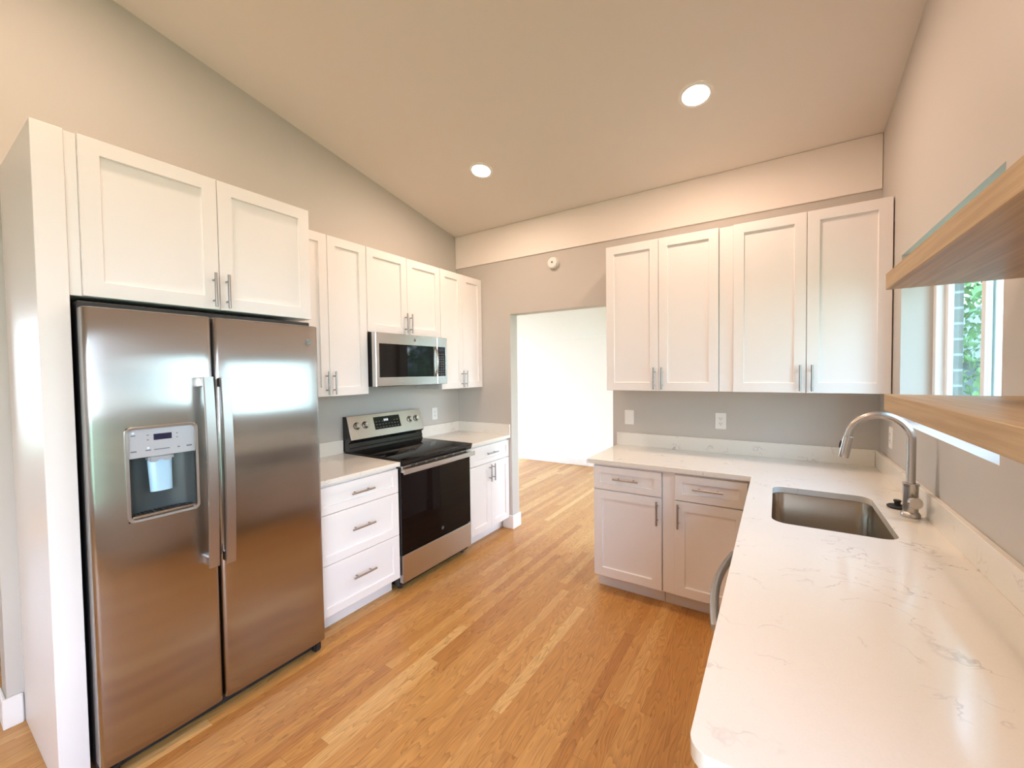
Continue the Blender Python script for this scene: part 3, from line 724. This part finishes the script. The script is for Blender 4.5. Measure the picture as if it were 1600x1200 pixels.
# ------------------------------------------------------------------ outlets, switch, smoke detector, vent
def wall_plate(name, label, loc, rot, kind):
    t = thing(name, label, 'switch' if kind == 'switch' else 'outlet', loc, rot, None if kind == 'switch' else 'white wall outlets')
    G().loft([[(x, -.0002, z) for x, z in rrect(-.036, .036, -.058, .058, .004, 3)], [(x, -.004, z) for x, z in rrect(-.036, .036, -.058, .058, .004, 3)], [(x, -.006, z) for x, z in rrect(-.034, .034, -.056, .056, .004, 3)]]).out('cover_plate', m_plate, t)
    if kind == 'switch':
        G().prism([(-.005, -.034), (-.0065, -.034), (-.0095, .034), (-.005, .034)], (-.0165, 0, 0), (0,1,0), (0,0,1), (.033, 0, 0)).out('rocker', m_plate, t)
    else:
        rc = G().box((-.0165, -.0055, -.034), (.0165, -.0078, .034), .001).out('receptacle', m_plate, t)
        for z in (-.018, .018):
            for x in (-.0062, .0062): G().box((x-.0012, -.0070, z-.002), (x+.0012, -.0081, z+.007)).out('slot', m_slot, rc)
            G().cyl((0, -.0070, z-.009), (0, -.0081, z-.009), .0024, 10).out('slot', m_slot, rc)
    return t
wall_plate('light_switch', 'white rocker light switch on the back wall nearest the doorway', (1.80, 0, 1.140), FACE_B, 'switch')
wall_plate('wall_outlet', 'white outlet on the back wall above the L-shaped counter', (2.462, 0, 1.145), FACE_B, 'outlet')
wall_plate('wall_outlet', 'white outlet on the wall between the range and the doorway wall', (0, -.358, 1.122), FACE_X, 'outlet')
wall_plate('wall_outlet', 'white outlet on the window wall close to the room corner', (XR, -.318, 1.135), FACE_NX, 'outlet')
sd_ = thing('smoke_detector', 'round white smoke detector on the back wall above the doorway', 'smoke detector', (1.131, 0, 2.478), FACE_B)
G().lathe([(.052, 0), (.052, .012), (.050, .014)], (0, -.0005, 0), (0, -1, 0), 40).out('mounting_base', m_plate, sd_)
G().lathe([(.047, .013), (.0485, .016), (.047, .03), (.04, .036), (.012, .038), (.010, .036), (0, .036)], (0, 0, 0), (0, -1, 0), 40, True, False).out('cover', m_plate, sd_)
G().lathe([(.010, .0365), (.009, .0385), (0, .0388)], (0, 0, .004), (0, -1, 0), 20, True, False).out('test_button', m_ink, sd_)
vn = thing('floor_vent', 'white vent register set in the baseboard of the room past the doorway', 'vent', (.125, 2.784, .012), FACE_B)
G().box((-.13, 0, 0), (.13, -.012, .10), .003).out('register_frame', m_trim, vn)
for k in range(6): G().box((-.11, -.0115, .016+k*.012), (.11, -.0145, .022+k*.012)).out('louver', m_plate, vn)

# ------------------------------------------------------------------ recessed ceiling lights
tilt = math.atan(.19)
def can_light(x, y, label):
    z = zc(y)
    t = thing('recessed_light', label, 'ceiling light', (x, y, z-.0006), 0, 'recessed ceiling lights')
    t.rotation_euler = (-tilt, 0, 0)
    G().lathe([(.090, 0), (.090, -.003), (.078, -.006), (.071, -.006), (.069, -.001)], seg=48, cap0=False, cap1=False).out('trim_ring', m_plate, t)
    G().lathe([(.070, -.0022), (.06, -.0038), (0, -.0045)], seg=48, cap0=True, cap1=False).out('lens', m_lens, t)
    l = bpy.data.lights.new('lamp', 'AREA'); l.shape = 'DISK'; l.size = .13; l.energy = LAMP_W; l.color = LAMP_COL
    lo = bpy.data.objects.new('lamp', l); C.objects.link(lo); lo.parent = t; lo.location = (0, 0, -.008)
can_light(.904, -.752, 'recessed ceiling light over the doorway side, near the range')
can_light(2.412, -.762, 'recessed ceiling light near the window wall, above the corner cabinets')
for x in (.904, 2.412):  # four fixtures added out of view to brighten the room
    for y in (-2.9, -5.2): can_light(x, y, 'added unseen recessed ceiling light further back on the sloping ceiling')
